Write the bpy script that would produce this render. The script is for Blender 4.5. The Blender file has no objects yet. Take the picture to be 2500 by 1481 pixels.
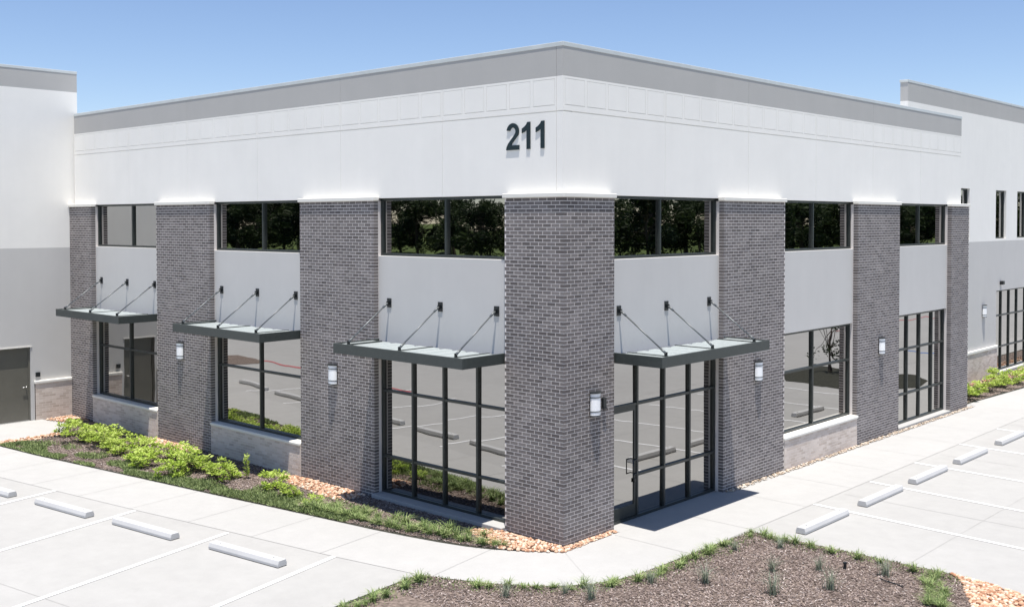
import bpy, bmesh, math, random
from mathutils import Vector, Matrix, noise
random.seed(7)
R = math.radians
scene = bpy.context.scene
COL = scene.collection

# ------------------------------------------------------------------ camera
cam_d = bpy.data.cameras.new('camera')
cam_d.sensor_fit = 'HORIZONTAL'
cam_d.sensor_width = 36.0
cam_d.lens = 36.0 * 2621.54 / 2500.0
cam_d.shift_y = -135.7 / 2500.0
cam_d.clip_end = 3000
cam = bpy.data.objects.new('camera', cam_d)
COL.objects.link(cam)
CAM = Vector((12.3285, -14.6983, 5.8805))
yaw, pitch, roll = 2.3170, -0.0253, -0.0010
fw = Vector((math.cos(yaw) * math.cos(pitch), math.sin(yaw) * math.cos(pitch), math.sin(pitch)))
rt = Vector((math.sin(yaw), -math.cos(yaw), 0))
up = rt.cross(fw)
r2 = rt * math.cos(roll) + up * math.sin(roll)
u2 = -rt * math.sin(roll) + up * math.cos(roll)
cam.matrix_world = Matrix(((r2.x, u2.x, -fw.x, CAM.x), (r2.y, u2.y, -fw.y, CAM.y), (r2.z, u2.z, -fw.z, CAM.z), (0, 0, 0, 1)))
scene.camera = cam

# ------------------------------------------------------------------ sky, sun, exposure
SUN_TO = Vector((0.145, -0.135, 1.0)).normalized()
elev = math.asin(SUN_TO.z)
azim = math.atan2(SUN_TO.x, SUN_TO.y)
world = bpy.data.worlds.new('World')
scene.world = world
world.use_nodes = True
wn = world.node_tree
bg = wn.nodes['Background']
sky = wn.nodes.new('ShaderNodeTexSky')
sky.sky_type = 'NISHITA'
sky.sun_disc = False
sky.sun_elevation = elev
sky.sun_rotation = azim
sky.altitude = 900
sky.air_density = 1.0
sky.dust_density = 0.05
sky.ozone_density = 3.5
tint = wn.nodes.new('ShaderNodeVectorMath')
tint.operation = 'MULTIPLY'
tint.inputs[1].default_value = (1.04, 0.985, 1.02)
wn.links.new(sky.outputs[0], tint.inputs[0])
wn.links.new(tint.outputs[0], bg.inputs[0])
bg.inputs[1].default_value = 0.090
sun_d = bpy.data.lights.new('sun', 'SUN')
sun_d.energy = 4.8
sun_d.angle = R(0.53)
sun_d.color = (1.0, 0.955, 0.895)
sun = bpy.data.objects.new('sun', sun_d)
sun.rotation_euler = SUN_TO.to_track_quat('Z', 'Y').to_euler()
sun.location = (20, -20, 40)
COL.objects.link(sun)
vs = scene.view_settings
vs.view_transform = 'Standard'
vs.look = 'None'
vs.exposure = 0.655
vs.gamma = 1.0
vs.use_curve_mapping = False
scene.cycles.max_bounces = 8
scene.cycles.diffuse_bounces = 4
scene.cycles.glossy_bounces = 4

# ------------------------------------------------------------------ materials
def newmat(name):
    m = bpy.data.materials.new(name)
    m.use_nodes = True
    nt = m.node_tree
    return m, nt, nt.nodes['Principled BSDF']

def N(nt, typ, **kw):
    n = nt.nodes.new(typ)
    for k, v in kw.items():
        setattr(n, k, v)
    return n

def col_noise(nt, b, c0, c1, scale, detail=4.0, coord='Object', rough=0.6, lo=0.35, hi=0.65):
    tc = N(nt, 'ShaderNodeTexCoord')
    no = N(nt, 'ShaderNodeTexNoise')
    no.inputs['Scale'].default_value = scale
    no.inputs['Detail'].default_value = detail
    no.inputs['Roughness'].default_value = rough
    nt.links.new(tc.outputs[coord], no.inputs['Vector'])
    rp = N(nt, 'ShaderNodeValToRGB')
    rp.color_ramp.elements[0].position = lo
    rp.color_ramp.elements[1].position = hi
    rp.color_ramp.elements[0].color = (*c0, 1)
    rp.color_ramp.elements[1].color = (*c1, 1)
    nt.links.new(no.outputs['Fac'], rp.inputs['Fac'])
    nt.links.new(rp.outputs['Color'], b.inputs['Base Color'])
    return tc, no, rp

def bump(nt, b, tc, scale, strength, dist=0.01, coord='Object', detail=4.0):
    no = N(nt, 'ShaderNodeTexNoise')
    no.inputs['Scale'].default_value = scale
    no.inputs['Detail'].default_value = detail
    nt.links.new(tc.outputs[coord], no.inputs['Vector'])
    bm_ = N(nt, 'ShaderNodeBump')
    bm_.inputs['Strength'].default_value = strength
    bm_.inputs['Distance'].default_value = dist
    nt.links.new(no.outputs['Fac'], bm_.inputs['Height'])
    nt.links.new(bm_.outputs['Normal'], b.inputs['Normal'])

def painted(name, c, var=0.05, rough=0.75, bs=0.25):
    m, nt, b = newmat(name)
    c0 = tuple(x * (1 - var) for x in c)
    c1 = tuple(min(1, x * (1 + var * 0.6)) for x in c)
    tc, no, rp = col_noise(nt, b, c0, c1, 0.9, 6.0, 'Object', 0.65, 0.3, 0.7)
    mp = N(nt, 'ShaderNodeMapping')
    mp.inputs['Scale'].default_value = (2.6, 2.6, 0.16)
    nt.links.new(tc.outputs['Object'], mp.inputs['Vector'])
    ns = N(nt, 'ShaderNodeTexNoise')
    ns.inputs['Scale'].default_value = 1.6
    ns.inputs['Detail'].default_value = 6
    nt.links.new(mp.outputs['Vector'], ns.inputs['Vector'])
    ms = N(nt, 'ShaderNodeMapRange')
    ms.inputs['From Min'].default_value = 0.3
    ms.inputs['From Max'].default_value = 0.7
    ms.inputs['To Min'].default_value = 0.988
    ms.inputs['To Max'].default_value = 1.006
    nt.links.new(ns.outputs['Fac'], ms.inputs['Value'])
    sc_ = N(nt, 'ShaderNodeVectorMath', operation='SCALE')
    nt.links.new(rp.outputs['Color'], sc_.inputs[0])
    nt.links.new(ms.outputs['Result'], sc_.inputs['Scale'])
    nt.links.new(sc_.outputs['Vector'], b.inputs['Base Color'])
    b.inputs['Roughness'].default_value = rough
    b.inputs['Specular IOR Level'].default_value = 0.3
    bump(nt, b, tc, 60.0, bs, 0.004)
    return m

def simple(name, c, rough=0.5, metal=0.0, var=0.12, scale=14.0, spec=0.5):
    m, nt, b = newmat(name)
    c0 = tuple(x * (1 - var) for x in c)
    c1 = tuple(min(1, x * (1 + var)) for x in c)
    tc, no, rp = col_noise(nt, b, c0, c1, scale)
    b.inputs['Roughness'].default_value = rough
    b.inputs['Metallic'].default_value = metal
    b.inputs['Specular IOR Level'].default_value = spec
    return m

def attr_mat(name, stops, rough=0.85, fine=0.25, fscale=90.0, spec=0.25, transl=None):
    """colour by a per-piece random value stored on the mesh, plus fine grain"""
    m, nt, b = newmat(name)
    at = N(nt, 'ShaderNodeAttribute', attribute_name='rnd')
    rp = N(nt, 'ShaderNodeValToRGB')
    cr = rp.color_ramp
    while len(cr.elements) < len(stops):
        cr.elements.new(0.5)
    for e, (p, c) in zip(cr.elements, stops):
        e.position = p
        e.color = (*c, 1)
    nt.links.new(at.outputs['Fac'], rp.inputs['Fac'])
    tc = N(nt, 'ShaderNodeTexCoord')
    no = N(nt, 'ShaderNodeTexNoise')
    no.inputs['Scale'].default_value = fscale
    no.inputs['Detail'].default_value = 3
    nt.links.new(tc.outputs['Object'], no.inputs['Vector'])
    mr = N(nt, 'ShaderNodeMapRange')
    mr.inputs['To Min'].default_value = 1 - fine
    mr.inputs['To Max'].default_value = 1 + fine
    nt.links.new(no.outputs['Fac'], mr.inputs['Value'])
    mx = N(nt, 'ShaderNodeVectorMath', operation='SCALE')
    nt.links.new(rp.outputs['Color'], mx.inputs[0])
    ge = N(nt, 'ShaderNodeNewGeometry')
    n2 = N(nt, 'ShaderNodeTexNoise')
    n2.inputs['Scale'].default_value = 0.8
    n2.inputs['Detail'].default_value = 4
    nt.links.new(ge.outputs['Position'], n2.inputs['Vector'])
    m2 = N(nt, 'ShaderNodeMapRange')
    m2.inputs['From Min'].default_value = 0.3
    m2.inputs['From Max'].default_value = 0.7
    m2.inputs['To Min'].default_value = 0.88
    m2.inputs['To Max'].default_value = 1.12
    nt.links.new(n2.outputs['Fac'], m2.inputs['Value'])
    mm = N(nt, 'ShaderNodeMath', operation='MULTIPLY')
    nt.links.new(mr.outputs['Result'], mm.inputs[0]); nt.links.new(m2.outputs['Result'], mm.inputs[1])
    nt.links.new(mm.outputs[0], mx.inputs['Scale'])
    nt.links.new(mx.outputs['Vector'], b.inputs['Base Color'])
    b.inputs['Roughness'].default_value = rough
    b.inputs['Specular IOR Level'].default_value = spec
    if transl:
        tr = N(nt, 'ShaderNodeBsdfTranslucent')
        nt.links.new(mx.outputs['Vector'], tr.inputs['Color'])
        ms = N(nt, 'ShaderNodeMixShader')
        ms.inputs[0].default_value = transl
        nt.links.new(b.outputs[0], ms.inputs[1])
        nt.links.new(tr.outputs[0], ms.inputs[2])
        nt.links.new(ms.outputs[0], nt.nodes['Material Output'].inputs['Surface'])
    return m

def concrete(name, c, stain=0.06, coord='Object'):
    m, nt, b = newmat(name)
    tc = N(nt, 'ShaderNodeTexCoord')
    def nz(scale, detail, rough):
        n = N(nt, 'ShaderNodeTexNoise')
        n.inputs['Scale'].default_value = scale
        n.inputs['Detail'].default_value = detail
        n.inputs['Roughness'].default_value = rough
        nt.links.new(tc.outputs[coord], n.inputs['Vector'])
        return n
    big = nz(0.22, 5, 0.6)
    mid = nz(2.3, 6, 0.7)
    fin = nz(55, 3, 0.6)
    def mr(n, lo, hi, a, bb):
        r = N(nt, 'ShaderNodeMapRange')
        r.inputs['From Min'].default_value = lo
        r.inputs['From Max'].default_value = hi
        r.inputs['To Min'].default_value = a
        r.inputs['To Max'].default_value = bb
        nt.links.new(n.outputs['Fac'], r.inputs['Value'])
        return r
    a = mr(big, 0.3, 0.7, 1 - stain, 1 + stain * 0.7)
    d = mr(mid, 0.3, 0.7, 1 - stain, 1 + stain * 0.6)
    e = mr(fin, 0.3, 0.7, 0.96, 1.03)
    p1 = N(nt, 'ShaderNodeMath', operation='MULTIPLY')
    p2 = N(nt, 'ShaderNodeMath', operation='MULTIPLY')
    nt.links.new(a.outputs[0], p1.inputs[0]); nt.links.new(d.outputs[0], p1.inputs[1])
    nt.links.new(p1.outputs[0], p2.inputs[0]); nt.links.new(e.outputs[0], p2.inputs[1])
    sp_ = nz(0.9, 7, 0.72)
    f_ = mr(sp_, 0.64, 0.74, 1.0, 1.0 - stain * 1.3)
    p3 = N(nt, 'ShaderNodeMath', operation='MULTIPLY')
    nt.links.new(p2.outputs[0], p3.inputs[0]); nt.links.new(f_.outputs[0], p3.inputs[1])
    sc = N(nt, 'ShaderNodeVectorMath', operation='SCALE')
    sc.inputs[0].default_value = c
    nt.links.new(p3.outputs[0], sc.inputs['Scale'])
    nt.links.new(sc.outputs['Vector'], b.inputs['Base Color'])
    b.inputs['Roughness'].default_value = 0.9
    b.inputs['Specular IOR Level'].default_value = 0.2
    bump(nt, b, tc, 80, 0.25, 0.004)
    return m

M = {}
M['white'] = painted('white_wall_paint', (0.835, 0.815, 0.775), 0.03)
M['spandrel'] = painted('light_grey_wall_paint', (0.548, 0.536, 0.519), 0.03)
M['band'] = painted('grey_wall_paint', (0.45, 0.44, 0.425), 0.035)
M['joint'] = simple('joint_sealant', (0.50, 0.50, 0.50), 0.8)
M['coping'] = simple('coping_metal', (0.56, 0.59, 0.59), 0.45, 0.0, 0.04, 3.0)
M['cap'] = painted('cast_stone', (0.74, 0.72, 0.67), 0.05)
M['mortar'] = painted('mortar_grey', (0.70, 0.65, 0.62), 0.10)
M['mortar_tan'] = painted('mortar_tan', (0.66, 0.61, 0.56), 0.10)
M['brick'] = attr_mat('dark_brick', [(0.0, (0.112, 0.099, 0.096)), (0.3, (0.148, 0.132, 0.128)), (0.8, (0.178, 0.160, 0.155)), (1.0, (0.215, 0.195, 0.188))], 0.8, 0.2)
M['brick_tan'] = attr_mat('tan_brick', [(0.0, (0.50, 0.42, 0.36)), (0.5, (0.60, 0.52, 0.46)), (1.0, (0.67, 0.59, 0.53))], 0.85, 0.15)
M['frame'] = simple('dark_bronze_aluminium', (0.034, 0.040, 0.038), 0.38, 0.2, 0.1)
M['canopy'] = simple('dark_canopy_steel', (0.044, 0.053, 0.051), 0.42, 0.1, 0.08)
M['deck'] = simple('white_deck_metal', (0.34, 0.375, 0.375), 0.35, 0.0, 0.05)
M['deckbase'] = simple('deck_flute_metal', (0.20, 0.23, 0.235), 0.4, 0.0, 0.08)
M['flash'] = simple('grey_flashing', (0.13, 0.142, 0.16), 0.5)
M['rod'] = simple('grey_steel_rod', (0.13, 0.14, 0.145), 0.4, 0.3)
M['black'] = simple('black_metal', (0.015, 0.018, 0.02), 0.4, 0.1)
M['digit'] = simple('dark_teal_digit', (0.006, 0.018, 0.022), 0.4, 0.0, 0.1)
M['lens'] = simple('white_lens', (0.88, 0.89, 0.90), 0.3, 0.0, 0.03)
M['door'] = simple('brown_grey_door', (0.125, 0.12, 0.10), 0.38, 0.0, 0.05, 2.0, 0.45)
M['chrome'] = simple('brushed_steel', (0.6, 0.6, 0.6), 0.3, 0.9, 0.05)
M['roof'] = simple('roof_membrane', (0.55, 0.55, 0.53), 0.9)
M['concrete'] = concrete('lot_concrete', (0.368, 0.363, 0.350), 0.055)
M['walk'] = concrete('sidewalk_concrete', (0.394, 0.389, 0.376), 0.045)
M['stop'] = concrete('wheel_stop_concrete', (0.48, 0.48, 0.478), 0.07)
M['scor'] = concrete('joint_concrete', (0.357, 0.352, 0.339), 0.06)
M['scor2'] = concrete('walk_joint_concrete', (0.382, 0.377, 0.364), 0.06)
M['paint'] = simple('white_stripe_paint', (0.72, 0.72, 0.72), 0.7, 0.0, 0.06, 6.0)
M['red'] = simple('red_lane_paint', (0.40, 0.10, 0.10), 0.7, 0.0, 0.2, 3.0)
M['blue'] = simple('blue_marking_paint', (0.04, 0.14, 0.42), 0.7, 0.0, 0.2, 3.0)
M['soil'] = simple('mulch_soil', (0.17, 0.135, 0.115), 0.95, 0.0, 0.45, 16.0, 0.1)
M['edging'] = simple('dark_soil_and_edge_shade', (0.045, 0.045, 0.036), 0.95, 0.0, 0.4, 20.0, 0.1)  # dark soil; along bed rims this colour paints in the shade of the drop
M['chip'] = attr_mat('mulch_chip', [(0.0, (0.11, 0.083, 0.070)), (0.5, (0.245, 0.192, 0.168)), (0.9, (0.35, 0.285, 0.255)), (1.0, (0.54, 0.48, 0.44))], 0.95, 0.3)
M['rock'] = attr_mat('river_rock', [(0.0, (0.34, 0.17, 0.10)), (0.4, (0.54, 0.335, 0.22)), (0.8, (0.63, 0.47, 0.35)), (1.0, (0.70, 0.60, 0.50))], 0.85, 0.2)
M['rockpale'] = attr_mat('pale_rock', [(0.0, (0.30, 0.22, 0.15)), (0.5, (0.47, 0.39, 0.31)), (1.0, (0.62, 0.56, 0.48))], 0.85, 0.2)
M['shrub'] = attr_mat('shrub_leaf', [(0.0, (0.16, 0.25, 0.03)), (0.45, (0.38, 0.50, 0.075)), (1.0, (0.62, 0.69, 0.25))], 0.55, 0.15, 40, 0.35, 0.35)
M['blade'] = attr_mat('grass_blade', [(0.0, (0.09, 0.14, 0.045)), (0.5, (0.22, 0.30, 0.10)), (1.0, (0.40, 0.46, 0.21))], 0.6, 0.15, 40, 0.3, 0.18)
M['greyblade'] = attr_mat('grey_grass_blade', [(0.0, (0.13, 0.15, 0.10)), (0.5, (0.25, 0.29, 0.21)), (1.0, (0.42, 0.46, 0.36))], 0.65, 0.15, 40, 0.3, 0.25)
M['cover'] = attr_mat('low_ground_cover', [(0.0, (0.11, 0.15, 0.055)), (0.5, (0.22, 0.28, 0.11)), (1.0, (0.36, 0.42, 0.20))], 0.7, 0.15, 40, 0.2, 0.25)
M['stem'] = simple('woody_stem', (0.10, 0.08, 0.05), 0.9)
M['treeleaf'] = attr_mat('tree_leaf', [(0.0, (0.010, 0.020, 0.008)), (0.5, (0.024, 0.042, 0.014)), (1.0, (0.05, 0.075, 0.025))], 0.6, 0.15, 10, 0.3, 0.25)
M['bark'] = simple('bark', (0.09, 0.07, 0.055), 0.95)
M['grass'] = simple('lawn', (0.085, 0.115, 0.035), 0.95, 0.0, 0.3, 0.3, 0.1)
M['farwall'] = painted('far_wall', (0.6, 0.59, 0.56))

def glass_mat():
    m, nt, b = newmat('reflective_glass')
    b.inputs['Base Color'].default_value = (0.405, 0.402, 0.393, 1)
    b.inputs['Metallic'].default_value = 1.0
    b.inputs['Roughness'].default_value = 0.012
    tc = N(nt, 'ShaderNodeTexCoord')
    no = N(nt, 'ShaderNodeTexNoise')
    no.inputs['Scale'].default_value = 1.3
    no.inputs['Detail'].default_value = 1.0
    nt.links.new(tc.outputs['Object'], no.inputs['Vector'])
    bp = N(nt, 'ShaderNodeBump')
    bp.inputs['Strength'].default_value = 0.09
    bp.inputs['Distance'].default_value = 0.02
    nt.links.new(no.outputs['Fac'], bp.inputs['Height'])
    nt.links.new(bp.outputs['Normal'], b.inputs['Normal'])
    return m
M['glass'] = glass_mat()

# ------------------------------------------------------------------ mesh helpers
class MB:
    def __init__(s):
        s.v = []; s.f = []; s.a = []
    def box(s, x0, x1, y0, y1, z0, z1, a=0.5):
        if x0 > x1: x0, x1 = x1, x0
        if y0 > y1: y0, y1 = y1, y0
        i = len(s.v)
        s.v += [(x0, y0, z0), (x1, y0, z0), (x1, y1, z0), (x0, y1, z0), (x0, y0, z1), (x1, y0, z1), (x1, y1, z1), (x0, y1, z1)]
        s.f += [(i, i + 3, i + 2, i + 1), (i + 4, i + 5, i + 6, i + 7), (i, i + 1, i + 5, i + 4), (i + 1, i + 2, i + 6, i + 5), (i + 2, i + 3, i + 7, i + 6), (i + 3, i, i + 4, i + 7)]
        s.a += [a] * 8
        return s
    def prism(s, pts, axis, a0, a1, a=0.5):
        """pts: 2D polygon in the plane across the axis (x: (y,z); y: (x,z); z: (x,y))"""
        i = len(s.v); n = len(pts)
        def mk(p, t):
            return (t, p[0], p[1]) if axis == 'x' else (p[0], t, p[1]) if axis == 'y' else (p[0], p[1], t)
        s.v += [mk(p, a0) for p in pts] + [mk(p, a1) for p in pts]
        s.f += [tuple(range(i, i + n))[::-1], tuple(range(i + n, i + 2 * n))]
        s.f += [(i + k, i + (k + 1) % n, i + n + (k + 1) % n, i + n + k) for k in range(n)]
        s.a += [a] * (2 * n)
        return s
    def tube(s, p0, p1, r0, r1=None, n=8, cap=True, a=0.5):
        r1 = r0 if r1 is None else r1
        p0 = Vector(p0); p1 = Vector(p1)
        d = (p1 - p0).normalized()
        q = d.to_track_quat('Z', 'Y')
        i = len(s.v)
        for p, r in ((p0, r0), (p1, r1)):
            for k in range(n):
                t = 2 * math.pi * k / n
                s.v.append(tuple(p + q @ Vector((r * math.cos(t), r * math.sin(t), 0))))
        s.f += [(i + k, i + (k + 1) % n, i + n + (k + 1) % n, i + n + k) for k in range(n)]
        if cap:
            s.f += [tuple(range(i + n - 1, i - 1, -1)), tuple(range(i + n, i + 2 * n))]
        s.a += [a] * (2 * n)
        return s
    def face(s, pts, a=0.5):
        i = len(s.v)
        s.v += [tuple(p) for p in pts]
        s.f.append(tuple(range(i, i + len(pts))))
        s.a += [a] * len(pts)
        return s
    def mesh(s, name, mat, smooth=False, fix=True):
        me = bpy.data.meshes.new(name)
        me.from_pydata(s.v, [], s.f)
        at = me.attributes.new('rnd', 'FLOAT', 'POINT')
        at.data.foreach_set('value', s.a)
        if fix and len(s.f) < 3000:
            b = bmesh.new(); b.from_mesh(me)
            bmesh.ops.recalc_face_normals(b, faces=b.faces)
            b.to_mesh(me); b.free()
        me.materials.append(mat)
        if smooth:
            me.polygons.foreach_set('use_smooth', [True] * len(me.polygons))
        me.update()
        return me
    def build(s, name, mat, parent=None, smooth=False, bevel=0.0, fix=True):
        o = bpy.data.objects.new(name, s.mesh(name, mat, smooth, fix))
        COL.objects.link(o)
        if parent: o.parent = parent
        if bevel:
            md = o.modifiers.new('bevel', 'BEVEL')
            md.width = bevel; md.segments = 2; md.limit_method = 'ANGLE'
        return o

def empty(name, loc=(0, 0, 0), rz=0.0, parent=None):
    o = bpy.data.objects.new(name, None)
    o.empty_display_size = 0.2
    o.location = loc
    o.rotation_euler = (0, 0, rz)
    COL.objects.link(o)
    if parent: o.parent = parent
    return o

def tag(o, label=None, cat=None, group=None, kind=None):
    if label: o['label'] = label
    if cat: o['category'] = cat
    if group: o['group'] = group
    if kind: o['kind'] = kind
    return o

def copy_tree(o, parent=None):
    c = o.copy()
    COL.objects.link(c)
    c.parent = parent
    for ch in list(o.children):
        copy_tree(ch, c)
    return c

def wb(mb, side, u0, u1, d0, d1, z0, z1, a=0.5):
    """box on a facade: u along the wall from the corner, d depth inward (negative = outward)"""
    if side == 'L': mb.box(-u1, -u0, d0, d1, z0, z1, a)
    else: mb.box(-d1, -d0, u0, u1, z0, z1, a)
    return mb
def wp(side, u, d, z):
    return (-u, d, z) if side == 'L' else (-d, u, z)

def poly_sheet(name, pts, z, mat, kind='structure', parent=None):
    b = bmesh.new()
    vs_ = [b.verts.new((p[0], p[1], z)) for p in pts]
    f = b.faces.new(vs_)
    b.normal_update()
    if f.normal.z < 0: f.normal_flip()
    bmesh.ops.triangulate(b, faces=b.faces)
    me = bpy.data.meshes.new(name)
    b.to_mesh(me); b.free()
    me.materials.append(mat)
    o = bpy.data.objects.new(name, me)
    COL.objects.link(o)
    if parent: o.parent = parent
    if kind: o['kind'] = kind
    return o

def inside(p, poly):
    x, y = p; c = False; j = len(poly) - 1
    for i in range(len(poly)):
        xi, yi = poly[i]; xj, yj = poly[j]
        if (yi > y) != (yj > y) and x < (xj - xi) * (y - yi) / (yj - yi) + xi: c = not c
        j = i
    return c
def edge_dist(p, poly):
    best = 1e9; px, py = p
    for i in range(len(poly)):
        ax, ay = poly[i - 1]; bx, by = poly[i]
        dx, dy = bx - ax, by - ay
        t = max(0, min(1, ((px - ax) * dx + (py - ay) * dy) / (dx * dx + dy * dy + 1e-9)))
        best = min(best, math.hypot(px - ax - t * dx, py - ay - t * dy))
    return best

# ------------------------------------------------------------------ ground
poly_sheet('lawn', [(-900, -900), (900, -900), (900, 900), (-900, 900)], -0.03, M['grass'])
lot = poly_sheet('parking_lot', [(-70, -48), (34, -48), (34, 120), (-70, 120)], 0.0, M['concrete'])

BED_EDGE = [(-16.57, -3.3), (-14.66, -3.12), (-11.28, -2.66), (-9.57, -2.43), (-7.99, -2.22), (-6.5, -2.0), (-4.97, -1.79), (-3.4, -1.58), (-2.6, -1.44), (-1.9, -1.29), (-1.36, -1.14), (-0.9, -0.95), (-0.5, -0.71), (-0.15, -0.45), (0.18, -0.17)]
ISLE = [(-0.85, -2.75), (-0.29, -2.54), (0.36, -2.24), (0.92, -1.88), (1.30, -1.53), (1.57, -1.16), (1.74, -0.72), (1.83, -0.2), (1.86, 0.5), (1.88, 1.45), (1.94, 3.17), (3.32, 3.22), (4.53, 3.25), (5.64, 3.25), (6.4, 3.12), (7.2, 2.85), (8.2, 2.2), (9.0, 1.2), (9.3, -0.5), (8.6, -3.0), (6.5, -5.5), (3.5, -6.8), (1.0, -7.0), (-0.2, -6.6), (-0.62, -5.6), (-0.68, -4.56)]
WALK = [(-19.39, -3.72)] + BED_EDGE + [(0.15, 1.3), (0.16, 20.0), (-0.2, 20.45), (0.05, 25.0), (0.05, 46), (1.88, 46), (1.88, 3.19)] + ISLE[9::-1] + [(-2.65, -3.1), (-5.28, -3.5), (-8.02, -3.95), (-10.82, -4.36), (-19.39, -5.6)]
walk = poly_sheet('sidewalk', WALK, 0.006, M['walk'])
path = poly_sheet('door_path', [(-19.38, -3.7), (-19.38, -0.92), (-17.95, -0.87), (-17.2, -1.38), (-16.95, -1.55), (-16.9, -3.28), (-17.4, -3.42)], 0.03, M['walk'])
apron = poly_sheet('entry_apron', [(0.17, 1.46), (0.17, 5.36), (-0.25, 5.36), (-0.25, 1.46)], 0.007, M['walk'])

def strip(name, p0, p1, w, z, mat, parent):
    p0 = Vector((p0[0], p0[1], 0)); p1 = Vector((p1[0], p1[1], 0))
    n = Vector((-(p1 - p0).y, (p1 - p0).x, 0)).normalized() * w / 2
    mb = MB()
    k = max(1, int((p1 - p0).length / 1.0))
    for i in range(k):
        a = p0.lerp(p1, i / k); b = p0.lerp(p1, (i + 1) / k)
        mb.face([(a - n)[:2] + (z,), (b - n)[:2] + (z,), (b + n)[:2] + (z,), (a + n)[:2] + (z,)])
    return mb.build(name, mat, parent)

# sidewalk score joints
for i in range(1, len(BED_EDGE) * 2 - 2, 2):
    pass
def lerp2(a, b, t): return (a[0] + (b[0] - a[0]) * t, a[1] + (b[1] - a[1]) * t)
OUT = [(-19.39, -5.6), (-10.82, -4.36), (-8.02, -3.95), (-5.28, -3.5), (-2.65, -3.1)]
for k in range(9):
    x = -17.2 + k * 1.75
    def yat(pl, x):
        for a, b in zip(pl, pl[1:]):
            if a[0] <= x <= b[0]: return lerp2(a, b, (x - a[0]) / (b[0] - a[0]))[1]
        return pl[-1][1]
    strip('sidewalk_joint', (x, yat(BED_EDGE, x) - 0.01), (x + 0.22, yat(OUT, x + 0.22)), 0.009, 0.0105, M['scor2'], walk)
for a, b in (((-0.9, -0.95), (-0.62, -2.64)), ((0.2, -0.2), (1.55, -1.15)), ((0.2, 1.25), (1.87, 1.25)), ((0.2, 3.3), (1.88, 3.3)), ((0.2, 5.5), (1.87, 5.5)), ((0.2, 7.6), (1.87, 7.6)), ((0.2, 9.7), (1.87, 9.7)), ((0.2, 11.8), (1.87, 11.8)), ((0.2, 13.9), (1.87, 13.9)), ((0.2, 16.0), (1.87, 16.0)), ((0.2, 18.1), (1.87, 18.1))):
    strip('sidewalk_joint', a, b, 0.009, 0.0105, M['scor2'], walk)
# lot joints (sealed saw cuts)
for a, b in (((-19.3, -5.59), (-10.82, -4.35)), ((-10.82, -4.35), (-2.65, -3.09)), ((1.885, 3.3), (1.885, 40)), ((4.92, 3.3), (4.92, 40)), ((8.2, 3.0), (8.2, 40)),
             ((-18.5, -9.6), (-1.3, -7.0)), ((-0.9, -2.85), (1.2, -12)), ((2.0, 7.0), (12, 6.7)), ((2.0, 12.3), (12, 12.0)), ((2.0, 17.6), (12, 17.4))):
    strip('saw_cut_joint', a, b, 0.011, 0.004, M['scor'], lot)
# stall stripes
LS = [((-13.75, -4.78), (-12.8, -9.4)), ((-10.82, -4.36), (-9.85, -9.0)), ((-8.02, -3.98), (-6.92, -8.55)), ((-5.28, -3.57), (-4.2, -8.1)), ((-2.65, -3.1), (-1.62, -7.6)), ((-16.6, -5.2), (-15.6, -9.8)), ((-19.35, -5.6), (-18.3, -10.2))]
for i, (a, b) in enumerate(LS):
    strip('stall_stripe', a, b, 0.10, 0.008, M['paint'], lot)
RS = [((1.9, 5.80), (7.2, 5.44)), ((1.93, 8.42), (7.2, 7.98)), ((1.9, 10.97), (7.2, 10.52)), ((1.9, 13.90), (7.2, 13.45)), ((1.9, 16.72), (7.2, 16.35)), ((1.9, 19.5), (7.2, 19.2))]
for i, (a, b) in enumerate(RS):
    strip('stall_stripe', a, b, 0.10, 0.008, M['paint'], lot)
strip('red_fire_lane_line', (-27.0, -11.0), (-15.2, -9.4), 0.16, 0.008, M['red'], lot)
strip('red_fire_lane_line', (12.8, 38), (12.8, 52), 0.14, 0.008, M['red'], lot)
strip('blue_marking_line', (2.4, 33.4), (6.9, 32.8), 0.22, 0.008, M['blue'], lot)

# ------------------------------------------------------------------ wheel stops
def wheel_stop_mesh():
    mb = MB()
    h, w = 0.115, 0.105
    L = 0.915
    prof = [(-w, 0.0), (w, 0.0), (w, 0.045), (w * 0.74, h), (-w * 0.74, h), (-w, 0.045)]
    mb.prism(prof, 'x', -L, L)
    # rebar pin heads
    return mb.mesh('wheel_stop', M['stop'])
ws_me = wheel_stop_mesh()
pin = MB().tube((0, 0, 0.113), (0, 0, 0.121), 0.012, None, 8).mesh('anchor_pin', M['rod'])
def wheel_stop(c, ang, label, group):
    o = bpy.data.objects.new('wheel_stop', ws_me)
    COL.objects.link(o)
    o.location = (c[0], c[1], 0.009)
    o.rotation_euler = (0, 0, ang)
    tag(o, label, 'wheel stop', group)
    for x in (-0.7, 0.7):
        p = bpy.data.objects.new('anchor_pin', pin)
        COL.objects.link(p); p.parent = o; p.location = (x, 0, 0)
    md = o.modifiers.new('bevel', 'BEVEL'); md.width = 0.008; md.segments = 1; md.limit_method = 'ANGLE'
    return o
LW = [((-11.86, -5.33), 'concrete wheel stop cut off by the left edge of the picture'),
      ((-9.12, -4.95), 'concrete wheel stop in the leftmost full stall of the left parking row'),
      ((-6.53, -4.57), 'concrete wheel stop between the two nearest ones in the left parking row'),
      ((-3.76, -4.15), 'concrete wheel stop nearest the building corner in the left parking row'),
      ((-14.7, -5.72), 'concrete wheel stop seen only reflected in the middle left window, nearest'),
      ((-17.45, -6.08), 'concrete wheel stop seen only reflected in the middle left window, centre'),
      ((-20.2, -6.45), 'concrete wheel stop seen only reflected in the middle left window, farthest')]
for c, lb in LW:
    wheel_stop(c, math.atan2(0.22, 1.83), lb, 'wheel stops in the left parking row')
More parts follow.
